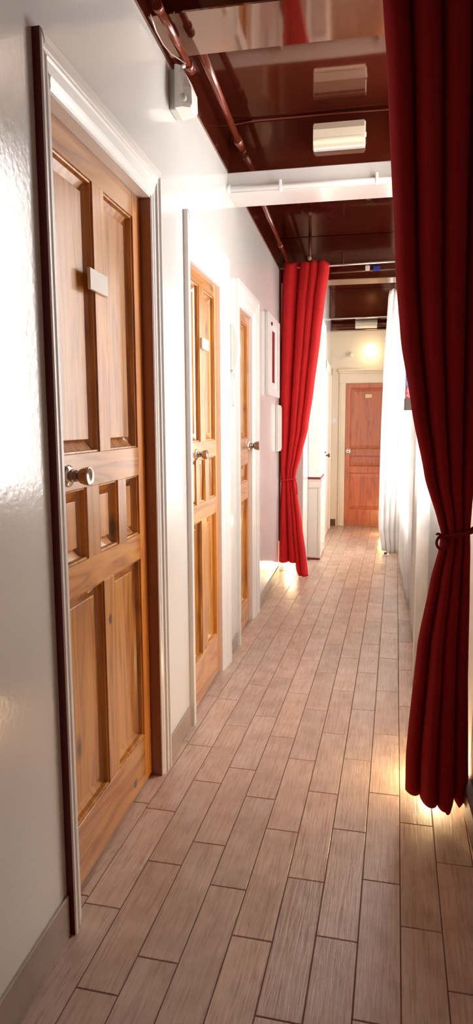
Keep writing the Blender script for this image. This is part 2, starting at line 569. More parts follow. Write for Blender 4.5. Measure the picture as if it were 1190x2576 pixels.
def panel_bm(ya, yb, za, zb, xf, depth=.038, step=.018):
    """sunk raised-and-fielded panel with its sticking; the face looks to +x"""
    bm = bmesh.new()
    def ring(i, x):
        return [bm.verts.new((x, y, z)) for y, z in ((ya + i, za + i), (yb - i, za + i), (yb - i, zb - i), (ya + i, zb - i))]
    s = min(yb - ya, zb - za)
    ins = min(.036, s * .26)
    dp = depth * min(1, ins / .03)
    rings = [ring(0, xf), ring(.0015, xf - .005), ring(.006, xf - .0055), ring(.0072, xf - .5 * dp), ring(ins, xf - dp), ring(ins + .0006, xf - dp + step), ring(ins + .002, xf - dp + step + .0005)]
    for a, b2 in zip(rings, rings[1:]):
        for k in range(4):
            bm.faces.new((a[k], a[(k + 1) % 4], b2[(k + 1) % 4], b2[k]))
    bm.faces.new(rings[-1])
    bmesh.ops.recalc_face_normals(bm, faces=bm.faces[:])
    # the open sheet must face +x
    if sum(f.normal.x for f in bm.faces) < 0:
        bmesh.ops.reverse_faces(bm, faces=bm.faces[:])
    return bm

def knob(root, y, z, x, s=1.0):
    h = empty('door_handle', (0, 0, 0), None)
    h.parent = root
    h.location = Vector((x, y, z)) - root.location
    hw = (x, y, z)
    def part(name, prof, m):
        bm = bmesh.new()
        add_lathe(bm, hw, (1, 0, 0), [(d * s, r * s) for d, r in prof])
        fix(bm)
        build(name, bm, m, h, origin=hw)
    part('rosette', [(-.001, .034), (.003, .034), (.007, .031), (.011, .022), (.012, .012)], M['chrome'])
    part('collar', [(.010, .019), (.014, .021), (.017, .019), (.019, .014), (.022, .014), (.024, .018), (.027, .018), (.030, .012), (.034, .011)], M['steel'])
    part('knob', [(.033, .012), (.036, .018), (.042, .023), (.055, .0265), (.066, .0275), (.070, .0282), (.0715, .0275), (.066, .020), (.062, .009), (.0615, .004), (.0625, .0002)], M['steel'])

def door(idx, d, xf, stileA, stileB, jm, ca, panels_z, wa, wb, wh, ya, yb, top, knob_at, plate=None, edge=None, kn_scale=1.0, label=None, cols=None):
    root = empty('door_%d' % idx, (xf, (d['y0'] + d['y1']) / 2, 0))
    tag(root, label, None, None, 'structure')
    y0, y1, zt = d['y0'] + .004, d['y1'] - .004, d['top'] - .006
    zb = .012
    T = .040
    x0, x1 = xf - T, xf
    casing(root, ya, yb, top, wa, wb, wh, edge)
    # jamb lining
    jd = WX + .004
    box('jamb', xf - .05, jd, d['y1'] - .0035, d['y1'] + .02, 0, d['top'] + .02, jm, root)
    box('jamb', xf - .05, jd, d['y0'] - .02, d['y0'] + .0035, 0, d['top'] + .02, jm, root)
    box('jamb_head', xf - .05, jd, d['y0'], d['y1'], d['top'] - .005, d['top'] + .02, ca, root)
    # stiles
    box('stile', x0, x1, y0, y0 + stileA, zb, zt, M['stile'], root, bev=.0015)
    box('stile', x0, x1, y1 - stileB, y1, zb, zt, M['stile'], root, bev=.0015)
    ia, ib = y0 + stileA, y1 - stileB
    # rails between the rows
    edges = [zb] + [z for row in panels_z for z in row[:2]] + [zt]
    for k in range(0, len(edges), 2):
        box('rail', x0, x1 - .0003, ia, ib, edges[k], edges[k + 1], M['pine_knot_rail'] if (idx == 1 and k == 0) else M['pine_y'], root, bev=.001)
    for (za, zc, n) in panels_z:
        if n == 2:
            bounds = [(ia, cols[0]), (cols[1], ib)]
        else:
            bounds = cols[3]
            bounds = [(ia, bounds[0]), (bounds[1], bounds[2]), (bounds[3], ib)]
        for k in range(len(bounds) - 1):
            box('mullion', x0, x1 - .0005, bounds[k][1], bounds[k + 1][0], za, zc, M['pine_knot_mullion'] if (idx == 1 and za < .3) else M['pine_z'], root, bev=.001)
        for (pa, pb) in bounds:
            if pb - pa < .02:
                continue
            build('panel', panel_bm(pa, pb, za, zc, xf - .0006), M['pine_z'], root)
    box('backing_board', x0 - .004, x0, y0, y1, zb, zt, M['pine_z'], root)
    knob(root, knob_at[0], knob_at[1], xf, kn_scale)
    if plate:
        pl = box('number_plate', xf, xf + .009, *plate, M['plate'], root, bev=.0015)
        pl['label'] = 'pale rectangular plate screwed across the mullion'
    return root

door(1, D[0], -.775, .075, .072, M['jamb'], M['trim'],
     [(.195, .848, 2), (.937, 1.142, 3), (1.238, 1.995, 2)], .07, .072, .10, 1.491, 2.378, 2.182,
     (1.668, 1.183), kn_scale=.88, plate=(1.838, 1.972, 1.693, 1.752), edge=M['maroon_shade'],
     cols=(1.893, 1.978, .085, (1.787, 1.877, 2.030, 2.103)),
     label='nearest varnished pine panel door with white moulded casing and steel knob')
door(2, D[1], -.752, .075, .060, M['trim'], M['trim'],
     [(.225, .868, 2), (.952, 1.155, 3), (1.235, 1.930, 2)], .07, .155, .14, 2.735, 3.572, 2.165,
     (2.945, 1.180), kn_scale=.74, plate=(3.055, 3.175, 1.655, 1.705),
     cols=(3.035, 3.138, .1, (2.945, 3.02, 3.12, 3.20)),
     label='middle pine panel door on the left wall between the other two')
door(3, D[2], -.757, .060, .055, M['trim'], M['trim'],
     [(.165, .835, 2), (.95, 1.06, 2), (1.22, 1.925, 2)], .06, .20, .12, 3.835, 4.585, 2.12,
     (4.335, 1.172), kn_scale=1.05,
     cols=(4.02, 4.09, .07, (4.0, 4.05, 4.15, 4.2)),
     label='third pine panel door just before the red tied curtain')

# ------------------------------------------------------------------ end door
def panel_y(xa, xb, za, zb, yf, depth=.018):
    bm = bmesh.new()
    def ring(i, y):
        return [bm.verts.new((x, y, z)) for x, z in ((xa + i, za + i), (xb - i, za + i), (xb - i, zb - i), (xa + i, zb - i))]
    rings = [ring(0, yf), ring(.004, yf + .002), ring(.010, yf + depth), ring(.014, yf + depth), ring(.05, yf + depth - .008), ring(.052, yf + depth - .008)]
    for a, b2 in zip(rings, rings[1:]):
        for k in range(4):
            bm.faces.new((a[k], a[(k + 1) % 4], b2[(k + 1) % 4], b2[k]))
    bm.faces.new(rings[-1])
    fix(bm)
    if sum(f.normal.y for f in bm.faces) > 0:
        bmesh.ops.reverse_faces(bm, faces=bm.faces[:])
    return bm
root = empty('door_4', (-.02, EY, 0))
tag(root, 'reddish varnished door at the far end of the corridor', None, None, 'structure')
YF = EY - .022
xa, xb, zt = -.272, .255, 1.795
rows = [(.215, .685), (.765, .90), (.985, 1.745)]
sw = .055
for (p, q) in ((xa, xa + sw), (xb - sw, xb)):
    box('stile', p, q, YF, EY, .01, zt, M['red_z'], root, bev=.001)
ed = [.01] + [z for r in rows for z in r] + [zt]
for k in range(0, len(ed), 2):
    box('rail', xa + sw, xb - sw, YF + .0003, EY, ed[k], ed[k + 1], M['red_z'], root, bev=.001)
for r in rows:
    build('panel', panel_y(xa + sw, xb - sw, r[0], r[1], YF + .0005), M['red_z'], root)
# casing of the end door
for (p, q) in ((xa - .085, xa - .004), (xb + .004, xb + .085)):
    bm = bmesh.new()
    add_box(bm, p, q, EY - .024, EY, 0, zt + .01, .004)
    add_box(bm, p + .02, q - .02, EY - .030, EY - .02, 0, zt + .01, .004)
    build('side_casing', bm, M['cream'], root)
bm = bmesh.new()
add_box(bm, xa - .085, xb + .085, EY - .024, EY, zt + .008, zt + .13, .004)
add_box(bm, xa - .095, xb + .095, EY - .036, EY, zt + .13, zt + .155, .005)
add_box(bm, xa - .105, xb + .105, EY - .050, EY, zt + .155, zt + .18, .006)
build('head_casing', bm, M['cream'], root)
h = empty('door_handle'); h.parent = root; hw = (-.232, YF, .958); h.location = Vector(hw) - root.location
bm = bmesh.new(); add_lathe(bm, hw, (0, -1, 0), [(0, .036), (.004, .036), (.010, .030), (.012, .013)]); fix(bm)
build('rosette', bm, M['chrome'], h, origin=hw)
bm = bmesh.new(); add_lathe(bm, hw, (0, -1, 0), [(.010, .012), (.03, .012), (.038, .024), (.055, .030), (.066, .026), (.070, .010)]); fix(bm)
build('knob', bm, M['chrome'], h, origin=hw)
bm = bmesh.new(); add_box(bm, -.035, .045, YF - .005, YF, 1.620, 1.665, .002)
pl = build('number_plate', bm, M['brass'], root); pl['label'] = 'small pale brass number plate'

# side door in the left wall near the end
root = empty('door_5', (-.468, 7.95, 0))
tag(root, 'white side door with casing near the corridor end', None, None, 'structure')
bm = bmesh.new()
add_box(bm, -.470, -.440, 8.42, 8.52, 0, 1.98, .004)
add_box(bm, -.470, -.440, 7.32, 7.42, 0, 1.98, .004)
add_box(bm, -.470, -.440, 7.32, 8.52, 1.88, 1.98, .004)
build('casing', bm, M['cream'], root)
box('leaf', -.470, -.455, 7.42, 8.42, .01, 1.88, M['hutch'], root, bev=.002)
bm = bmesh.new(); add_lathe(bm, (-.455, 7.50, .96), (1, 0, 0), [(0, .022), (.006, .020), (.008, .008), (.03, .008), (.036, .02), (.05, .022), (.055, .012)]); fix(bm)
build('door_handle', bm, M['dark'], root)

# ------------------------------------------------------------------ curtains
def interp(tab, z):
    tab = sorted(tab)
    if z <= tab[0][0]: return tab[0][1]
    for (a, va), (b_, vb) in zip(tab, tab[1:]):
        if z <= b_:
            t = (z - a) / (b_ - a)
            t2 = t * t * (3 - 2 * t) * .25 + t * .75
            return va + (vb - va) * t2
    return tab[-1][1]

def drape(name, m, left, right, ztop, hem, ybase, fold, amp, nu=150, nv=110, parent=None, thick=.0025, axis='x', extra=None):
    """hung pleated cloth: left/right are edge tables over height, fold(u,z) the pleat wave, amp(z) its depth"""
    bm = bmesh.new()
    g = []
    for j in range(nv + 1):
        row = []
        for i in range(nu + 1):
            u = i / nu
            zb = hem(u)
            v = j / nv
            z = ztop(u) * (1 - v) + zb * v
            l, r = interp(left, z), interp(right, z)
            s = l + (r - l) * u
            f = fold(u, z)
            d = ybase(u, z) + amp(z, u) * f[0]
            s += f[1] * amp(z, u)
            p = (s, d, z) if axis == 'x' else (d, s, z)
            row.append(bm.verts.new(p))
        g.append(row)
    for j in range(nv):
        for i in range(nu):
            f = bm.faces.new((g[j][i], g[j][i + 1], g[j + 1][i + 1], g[j + 1][i]))
            f.smooth = True
    o = build(name, bm, m, parent, smooth=True)
    sol = o.modifiers.new('thickness', 'SOLIDIFY')
    sol.thickness = thick
    sol.offset = 0
    return o

def pleats(pos, sharp=1.0):
    """irregular pleats: pos is a list of fold crests in u; returns wave with sideways pinch"""
    def f(u, z=0):
        k = 0
        for k in range(len(pos) - 1):
            if pos[k] <= u <= pos[k + 1]:
                break
        t = (u - pos[k]) / (pos[k + 1] - pos[k])
        ph = 2 * PI * t
        w = math.cos(ph)
        return (-w, .35 * math.sin(ph))
    return f

# -- red curtain at the far rod, tied back
lr = empty('curtain', (-.60, 5.75, 0))
tag(lr, 'bright red curtain tied back at the left wall beside the white cabinet', 'curtain', 'red tied-back curtains')
left = [(0, -.733), (.11, -.733), (.5, -.729), (.83, -.716), (.90, -.724), (1.3, -.728), (2.0, -.715), (2.62, -.702)]
right = [(0, -.488), (.15, -.505), (.45, -.545), (.72, -.585), (.83, -.603), (.90, -.594), (1.05, -.555), (1.26, -.505), (1.6, -.462), (2.01, -.415), (2.3, -.385), (2.55, -.350), (2.62, -.343)]
crest = [-.22, .14, .53, .69, .90, 1.16]
pf = pleats(crest)
def famp(z, u):
    t = interp([(0, .034), (.4, .026), (.83, .012), (1.1, .026), (1.8, .050), (2.5, .064), (2.62, .060)], z)
    return t
def hemL(u):
    return .112 if u < .62 else .112 - .108 * min(1, (u - .62) / .08)
def topL(u):
    return 2.618 + .010 * math.sin(u * 31)
def yL(u, z):
    b_ = 5.765
    return b_ - .04 * math.exp(-((z - .45) / .5) ** 2) * 0 - .035 * (1 if u > .66 else 0) * max(0, 1 - z / .9) * min(1, (u - .66) / .1 if u > .66 else 0)
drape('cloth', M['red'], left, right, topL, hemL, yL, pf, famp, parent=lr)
bm = bmesh.new()
pts = [(-.66 + .066 * math.cos(a), 5.76 + .028 * math.sin(a), .835 + .006 * math.cos(a)) for a in [2 * PI * k / 40 for k in range(41)]]
add_tube(bm, pts, .006, 8)
add_tube(bm, [(-.598, 5.74, .84), (-.585, 5.73, .80), (-.58, 5.73, .75), (-.578, 5.735, .71)], .005, 8)
add_tube(bm, [(-.72, 5.76, .84), (-.735, 5.755, .845)], .006, 8)
build('tieback', bm, M['red'], lr)

# -- near red curtain
nr = empty('curtain', (.2, 2.3, 0))
tag(nr, 'large dark red curtain tied with a cord in the right foreground', 'curtain', 'red tied-back curtains')
left = [(0, .170), (.04, .164), (.17, .164), (.57, .192), (.80, .226), (.90, .247), (.955, .252), (.995, .240), (1.14, .196), (1.36, .152), (1.59, .114), (1.80, .094), (2.37, .060), (2.6, .040), (2.72, .030)]
right = [(0, .364), (.468, .346), (.90, .341), (.955, .338), (1.04, .341), (1.25, .352), (1.6, .364), (2.72, .368)]
crest = [-.20, .05, .34, .60, .88, 1.15]
pn = pleats(crest)
def famp2(z, u):
    return (1 - .45 * max(0, 1 - z / .5) * (1 if u < .6 else .3)) * interp([(0, .044), (.3, .040), (.7, .026), (.95, .012), (1.15, .022), (1.6, .044), (2.2, .055), (2.7, .060)], z)
def hemN(u):
    if u < .62: return .045 - .025 * (u / .62)
    return .022 + .026 * abs(math.sin((u - .62) * 26))
def yN(u, z):
    lowf = max(0, 1 - z / .9)
    return 2.31 - .085 * lowf * math.sin(PI * min(1, u * .95 + .05)) - .03 * math.sin(PI * u) * min(1, z / 2)
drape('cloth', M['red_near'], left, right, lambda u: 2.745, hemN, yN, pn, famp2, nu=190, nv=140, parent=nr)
bm = bmesh.new()
pts = []
for k in range(41):
    a = 2 * PI * k / 40
    pts.append((.295 + .049 * math.cos(a), 2.30 + .026 * math.sin(a), .952 + .012 * math.cos(a)))
add_tube(bm, pts, .008, 8)
add_tube(bm, [(.335, 2.295, .962), (.355, 2.30, .975), (.385, 2.31, .985)], .009, 8)
# bow with one loop hanging at the left
lp = []
for k in range(25):
    a = 2 * PI * k / 24
    lp.append((.243 + .0105 * math.cos(a + 1.0) + .002 * math.sin(2 * a), 2.272 + .006 * math.sin(a), .927 + .022 * math.sin(a + 1.0)))
add_tube(bm, lp, .0045, 8)
add_tube(bm, [(.258, 2.27, .945), (.246, 2.268, .951), (.234, 2.268, .957), (.227, 2.266, .954)], [.006, .005, .0045, .003], 8)
add_tube(bm, [(.257, 2.27, .940), (.259, 2.266, .925), (.256, 2.264, .905)], [.008, .009, .006], 8)
build('tieback', bm, M['cord'], nr)

# -- white curtains
def wave(nf, seed):
    rnd = random.Random(seed)
    ps = [-.05]
    while ps[-1] < 1.05:
        ps.append(ps[-1] + (1 / nf) * rnd.uniform(.7, 1.3))
    return pleats(ps)
wc = drape('curtain', M['sheer'], [(0, .166), (.27, .120), (.45, .118), (1.2, .122), (1.82, .134), (2.52, .166), (2.585, .178)],
           [(0, .330), (1.2, .345), (2.585, .36)], lambda u: 2.575 + .012 * math.sin(u * 40), lambda u: .035 if u < .35 else .012,
           lambda u, z: 6.88, wave(4, 3), lambda z, u: .035, nu=120, nv=60)
tag(wc, 'far white curtain gathered in narrow folds near the end door', 'curtain', 'white curtains along the right wall')
def xB(u, z): return .322
wc = drape('curtain', M['sheer'], [(0, 4.78), (2.5, 4.78)], [(0, 6.36), (2.5, 6.36)], lambda u: 2.52, lambda u: .02 + .012 * math.sin(u * 50),
           xB, wave(8, 5), lambda z, u: .022, nu=160, nv=40, axis='y')
tag(wc, 'middle white curtain hanging along the right wall behind the nearer white one', 'curtain', 'white curtains along the right wall')
wc = drape('curtain', M['sheer'], [(0, 3.34), (1.0, 3.36), (2.5, 3.36)], [(0, 4.55), (2.5, 4.55)], lambda u: 2.78, lambda u: .012 + .01 * math.sin(u * 50),
           lambda u, z: .312 - .072 * math.exp(-(u / .13) ** 2), wave(6, 8), lambda z, u: .020 * (1 - .6 * math.exp(-(u / .1) ** 2)), nu=140, nv=40, axis='y')
tag(wc, 'nearest white curtain showing beside the dark red foreground curtain', 'curtain', 'white curtains along the right wall')

# curtain rods
def rodobj(label, x0, x1, y, z0, z1, r):
    root = empty('curtain_rod', ((x0 + x1) / 2, y, (z0 + z1) / 2))
    tag(root, label, 'curtain rod', 'curtain rods')
    bm = bmesh.new(); add_tube(bm, [(x0, y, z0), (x1, y, z1)], r, 14)
    build('rod', bm, M['rod'], root)
    for x, z in ((x0, z0), (x1, z1)):
        bm = bmesh.new(); add_lathe(bm, (x, y, z), (1 if x == x0 else -1, 0, 0), [(0, r * 2.2), (.006, r * 2.2), (.008, r * 1.4), (.02, r * 1.4)]); fix(bm)
        build('end_socket', bm, M['rod'], root)
rodobj('thin silver rod carrying the bright red curtain', -.775, RX, 5.765, 2.578, 2.598, .0075)
rodobj('thin pale rod crossing in front of the end wall', -.467, RX, 8.19, 2.515, 2.527, .0075)
rodobj('pale rod high up carrying the dark red foreground curtain', -.730, RX, 2.28, 2.705, 2.705, .009)

# ------------------------------------------------------------------ pipes and cables on the ceiling
def pipe(label, pts, r, m, name='ceiling_pipe', cat='pipe', group='brown pipes along the left wall', fit=()):
    root = empty(name, pts[0]); tag(root, label, cat, group)
    bm = bmesh.new(); add_tube(bm, pts, r, 16)
    build('tube', bm, m, root)
    for p, q in fit:
        bm = bmesh.new(); add_tube(bm, [p, q], r * 1.3, 16)
        build('coupling', bm, m, root)
    return root
pipe('brown ceiling pipe nearest the viewer, ending above the white wall sensor', [(-.700, 2.30, 2.668), (-.700, 2.735, 2.678)], .0135, M['maroon_pipe'],
     fit=[((-.700, 2.69, 2.677), (-.700, 2.745, 2.678)), ((-.700, 2.30, 2.668), (-.700, 2.33, 2.6687))])
pipe('brown ceiling pipe between the first beam and the white beam', [(-.672, 2.776, 2.772), (-.670, 3.633, 2.724)], .017, M['maroon_pipe'],
     fit=[((-.670, 3.54, 2.729), (-.670, 3.632, 2.724))])
pipe('brown ceiling pipe running from the white beam to the bright red curtain', [(-.672, 3.857, 2.707), (-.672, 5.80, 2.622)], .015, M['maroon_pipe'],
     fit=[((-.672, 5.25, 2.646), (-.672, 5.31, 2.643))])
bm = bmesh.new()
add_tube(bm, [(-.715, 2.28, 2.63), (-.722, 2.36, 2.622), (-.724, 2.45, 2.625), (-.72, 2.53, 2.634), (-.712, 2.60, 2.652), (-.70, 2.66, 2.662)], .0022, 8)
tag(build('cable', bm, M['rod']), 'thin silver cable sagging beside the nearest brown pipe', 'cable', None)
root = empty('beam_pipe', (-.18, 3.61, 2.515)); tag(root, 'white pipe running along the white ceiling beam', 'pipe')
bm = bmesh.new(); add_tube(bm, [(WX, 3.61, 2.518), (RX, 3.61, 2.506)], .014, 16)
build('tube', bm, M['trim'], root)
for x in (-.46, .02):
    bm = bmesh.new(); add_box(bm, x - .007, x + .007, 3.592, 3.632, 2.494, 2.545, .003)
    build('clip', bm, M['trim'], root)
bm = bmesh.new(); add_tube(bm, [(WX, 3.61, 2.518), (WX + .02, 3.61, 2.518)], .02, 16)
build('end_collar', bm, M['trim'], root)
root = empty('conduit', (-.50, 5.875, 2.68)); tag(root, 'short brown conduit with a white tip above the red curtain', 'conduit')
bm = bmesh.new(); add_tube(bm, [(-.502, 5.882, 2.852), (-.502, 5.882, 2.69)], .012, 12); build('tube', bm, M['maroon_pipe'], root)
bm = bmesh.new(); add_lathe(bm, (-.502, 5.882, 2.692), (0, 0, -1), [(0, .008), (.004, .013), (.016, .015), (.026, .010), (.030, .003)]); fix(bm)
build('tip', bm, M['white_plastic'], root)
bm = bmesh.new()
add_tube(bm, [(-.36, 5.892, 2.72), (-.30, 5.892, 2.724), (-.235, 5.892, 2.728), (-.228, 5.892, 2.71), (-.226, 5.892, 2.66), (-.226, 5.892, 2.60)], .004, 8)
tag(build('cable', bm, M['maroon_pipe']), 'brown painted cable bending down the beam right of the conduit', 'cable')
bm = bmesh.new()
add_tube(bm, [(-.728, 3.622, 2.83), (-.6, 3.628, 2.846), (-.3, 3.628, 2.846), (.1, 3.628, 2.842), (RX, 3.628, 2.842)], .0045, 8)
tag(build('cable', bm, M['maroon_pipe']), 'brown painted cable in the corner above the emergency light', 'cable')
tag(box('cable_connector', .02, .075, 5.872, 5.90, 2.555, 2.592, M['blue'], bev=.004), 'small blue connector on the beam under the silver rod', 'connector')
tag(box('cable_connector', -.045, -.008, 5.875, 5.90, 2.56, 2.60, M['white_plastic'], bev=.004), 'small white connector left of the blue one on the beam', 'connector')

# ------------------------------------------------------------------ lamps
def bulkhead(label, x0, x1, yb, z0, z1, dep, lit):
    root = empty('emergency_light', ((x0 + x1) / 2, yb, z0)); tag(root, label, 'emergency light', 'emergency lights')
    bm = bmesh.new(); add_box(bm, x0, x1, yb - dep * .45, yb, z0, z1, .006, 2)
    build('housing', bm, M['white_plastic'], root)
    bm = bmesh.new()
    e = .006
    zc = z0 + (z1 - z0) * .62
    sec = lambda x: [(x, yb - dep * .44, z0 + e), (x, yb - dep * .86, z0 + e * 1.4), (x, yb - dep, z0 + .022), (x, yb - dep, zc), (x, yb - dep * .72, z1 - e * 1.2), (x, yb - dep * .44, z1 - e)]
    add_sweep(bm, None, [sec(x0 + e), sec(x1 - e)])
    fix(bm)
    build('diffuser', bm, lit, root)
    bm = bmesh.new(); add_box(bm, x1 - .012, x1 + .004, yb - dep * .6, yb - dep * .4, z0 + .04, z0 + .06, .002)
    build('latch', bm, M['white_plastic'], root)
    bm = bmesh.new(); add_box(bm, x0 + .02, x1 - .02, yb - dep - .002, yb - dep + .001, z0 + .026, z0 + .032)
    build('diffuser_rib', bm, M['cream_plastic'], root)
bulkhead('cream emergency light on the maroon face above the white beam', -.297, -.038, 3.635, 2.672, 2.792, .085, M['exit'])
bulkhead('small cream emergency light above the end door', -.172, .090, 8.58, 2.45, 2.545, .07, M['exit'])
root = empty('globe_lamp', (.02, EY, 2.185)); tag(root, 'lit round globe lamp on the end wall above the door', 'lamp')
bm = bmesh.new(); add_lathe(bm, (.02, EY, 2.185), (0, -1, 0), [(0, .05), (.012, .05), (.02, .035), (.045, .035)]); fix(bm)
build('base', bm, M['white_plastic'], root)
bm = bmesh.new(); bmesh.ops.create_uvsphere(bm, u_segments=32, v_segments=18, radius=.080, matrix=Matrix.Translation((.02, EY - .115, 2.185)))
build('globe', bm, M['globe'], root, smooth=True)
root = empty('motion_sensor', (-.235, EY, 2.15)); tag(root, 'small cream sensor on the end wall left of the globe lamp', 'sensor')
bm = bmesh.new(); add_box(bm, -.27, -.215, EY - .03, EY, 2.13, 2.18, .006, 2); build('base', bm, M['cream_plastic'], root)
bm = bmesh.new(); add_lathe(bm, (-.232, EY - .03, 2.152), (.3, -1, -.25), [(0, .018), (.02, .024), (.05, .026), (.062, .018), (.066, .004)]); fix(bm)
build('head', bm, M['cream_plastic'], root)
root = empty('light_switch', (-.42, EY, 1.31)); tag(root, 'white light switch at the end of the corridor left of the door', 'switch')
bm = bmesh.new(); add_box(bm, -.45, -.385, EY - .010, EY, 1.30, 1.385, .003); build('plate', bm, M['white_plastic'], root)
bm = bmesh.new(); add_box(bm, -.435, -.40, EY - .015, EY - .008, 1.318, 1.367, .002); build('rocker', bm, M['white_plastic'], root)

# ------------------------------------------------------------------ things on the left wall
root = empty('alarm_sensor', (WX, 2.60, 2.462)); tag(root, 'white alarm sensor box high on the left wall below the brown pipe', 'sensor')
bm = bmesh.new(); add_box(bm, WX, WX + .030, 2.565, 2.66, 2.462, 2.602, .005, 2); build('base', bm, M['grey_plastic'], root)
bm = bmesh.new()
sec = lambda z, k: [(WX + .026, 2.55, z), (WX + .060 * k, 2.545, z), (WX + .088 * k, 2.56, z), (WX + .090 * k, 2.64, z), (WX + .026, 2.66, z)]
add_sweep(bm, None, [sec(2.462, .92), sec(2.475, 1), sec(2.53, .98), sec(2.58, .74), sec(2.608, .55)]); fix(bm); build('cover', bm, M['white_plastic'], root)
bm = bmesh.new(); add_lathe(bm, (WX + .056, 2.55, 2.492), (.1, -1, -.35), [(0, .015), (.006, .015), (.011, .011), (.013, .003)]); fix(bm); build('lens', bm, M['grey_plastic'], root)
bm = bmesh.new(); add_tube(bm, [(WX + .035, 2.60, 2.60), (WX + .038, 2.605, 2.625), (WX + .045, 2.62, 2.634)], .007, 10); build('lead', bm, M['white_plastic'], root)

root = empty('intercom', (WX, 3.62, 1.58)); tag(root, 'white intercom handset on the left wall between second and third doors', 'intercom')
bm = bmesh.new(); add_box(bm, WX, WX + .022, 3.615, 3.735, 1.60, 1.84, .005, 2); build('base', bm, M['grey_plastic'], root)
bm = bmesh.new()
n = 15
secs = []
for k in range(n):
    t = k / (n - 1)
    z = 1.585 + .26 * t
    bul = .026 + .022 * math.sin(PI * t) ** .8
    w = .026 + .006 * abs(math.cos(PI * t))
    c = 3.665
    secs.append([(WX + .022, c - w, z), (WX + bul, c - w, z), (WX + bul + .008, c - w * .5, z), (WX + bul + .008, c + w * .5, z), (WX + bul, c + w, z), (WX + .022, c + w, z)])
add_sweep(bm, None, secs); fix(bm); build('handset', bm, M['white_plastic'], root)
bm = bmesh.new()
pts = []
for k in range(40):
    t = k / 39
    z = 1.585 - .17 * math.sin(PI * t)
    y = 3.645 + .05 * t
    pts.append((WX + .018 + .004 * math.cos(k * 2.2), y + .004 * math.sin(k * 2.2), z))
add_tube(bm, pts, .0035, 6); build('cord', bm, M['white_plastic'], root)

root = empty('wall_panel', (WX, 5.25, 1.53)); tag(root, 'white framed wall panel with a narrow dark red slot', 'panel')
bm = bmesh.new(); add_box(bm, WX, WX + .014, 4.955, 5.60, 1.52, 2.115, .003); build('back_plate', bm, M['trim'], root)
bm = bmesh.new()
for (a, c, z0, z1) in ((4.955, 5.03, 1.52, 2.115), (5.53, 5.60, 1.52, 2.115), (5.03, 5.53, 1.52, 1.575), (5.03, 5.53, 2.05, 2.115)):
    add_box(bm, WX + .013, WX + .026, a, c, z0, z1, .003)
build('frame', bm, M['trim'], root)
bm = bmesh.new(); add_box(bm, WX + .013, WX + .018, 5.23, 5.34, 1.625, 2.01, .001); build('slot', bm, M['slot'], root)
bm = bmesh.new(); add_lathe(bm, (WX + .026, 5.10, 2.045), (1, 0, 0), [(0, .014), (.006, .014), (.010, .008)]); fix(bm); build('lock', bm, M['dark'], root)

root = empty('wall_box', (WX, 5.66, 1.07)); tag(root, 'slim white box at the left wall end touching the red curtain', 'box')
bm = bmesh.new(); add_box(bm, WX, WX + .028, 5.52, 5.70, 1.085, 1.462, .004, 2); build('body', bm, M['hutch'], root)
bm = bmesh.new(); add_box(bm, WX + .028, WX + .034, 5.54, 5.685, 1.10, 1.447, .002); build('lid', bm, M['hutch'], root)

# ------------------------------------------------------------------ cabinet beyond the curtain
root = empty('cabinet', (-.49, 6.8, 0)); tag(root, 'off-white floor cabinet with dark red counter edge behind the red curtain', 'cabinet')
bm = bmesh.new(); add_box(bm, -.549, -.425, 6.455, 7.0, .02, .765, .003); build('body', bm, M['cabinet'], root)
bm = bmesh.new(); add_box(bm, -.549, -.418, 6.448, 7.0, .70, .765, .004, 2); build('top_moulding', bm, M['cabinet'], root)
bm = bmesh.new(); add_box(bm, -.549, -.428, 6.442, 7.0, .782, .797, .002); build('counter_edge', bm, M['counter'], root)
bm = bmesh.new(); add_box(bm, -.549, -.412, 6.446, 7.0, .765, .783, .002); build('counter', bm, M['cabinet'], root)
bm = bmesh.new()
add_box(bm, -.549, -.458, 6.447, 6.457, .03, .69, .002)
build('door', bm, M['cabinet'], root)
bm = bmesh.new(); add_box(bm, -.453, -.425, 6.449, 6.456, .02, .70, .002); build('corner_post', bm, M['cabinet'], root)
bm = bmesh.new(); add_box(bm, -.549, -.43, 6.46, 7.0, 0, .02); build('plinth', bm, M['counter'], root)
for z in (.62, .45, .28, .12):
    bm = bmesh.new(); add_box(bm, -.426, -.422, 6.52, 6.95, z - .06, z + .06, .001); dr = build('drawer', bm, M['cabinet'], root)
    bm = bmesh.new(); add_lathe(bm, (-.422, 6.72, z), (1, 0, 0), [(0, .006), (.006, .006), (.010, .010), (.015, .008), (.017, .002)]); fix(bm); build('knob', bm, M['rod'], dr)
root = empty('wall_cabinet', (-.49, 6.7, .80)); tag(root, 'tall white wall cabinet standing above the off-white floor cabinet', 'cabinet')
bm = bmesh.new(); add_box(bm, -.549, -.432, 6.452, 6.95, .80, 2.285, .004); build('body', bm, M['hutch'], root)
bm = bmesh.new(); add_box(bm, -.432, -.424, 6.47, 6.94, .82, 2.27, .002); build('door', bm, M['hutch'], root)
bm = bmesh.new(); add_lathe(bm, (-.424, 6.9, 1.02), (1, 0, 0), [(0, .005), (.010, .005), (.014, .010), (.018, .006)]); fix(bm); build('door_handle', bm, M['dark'], root)

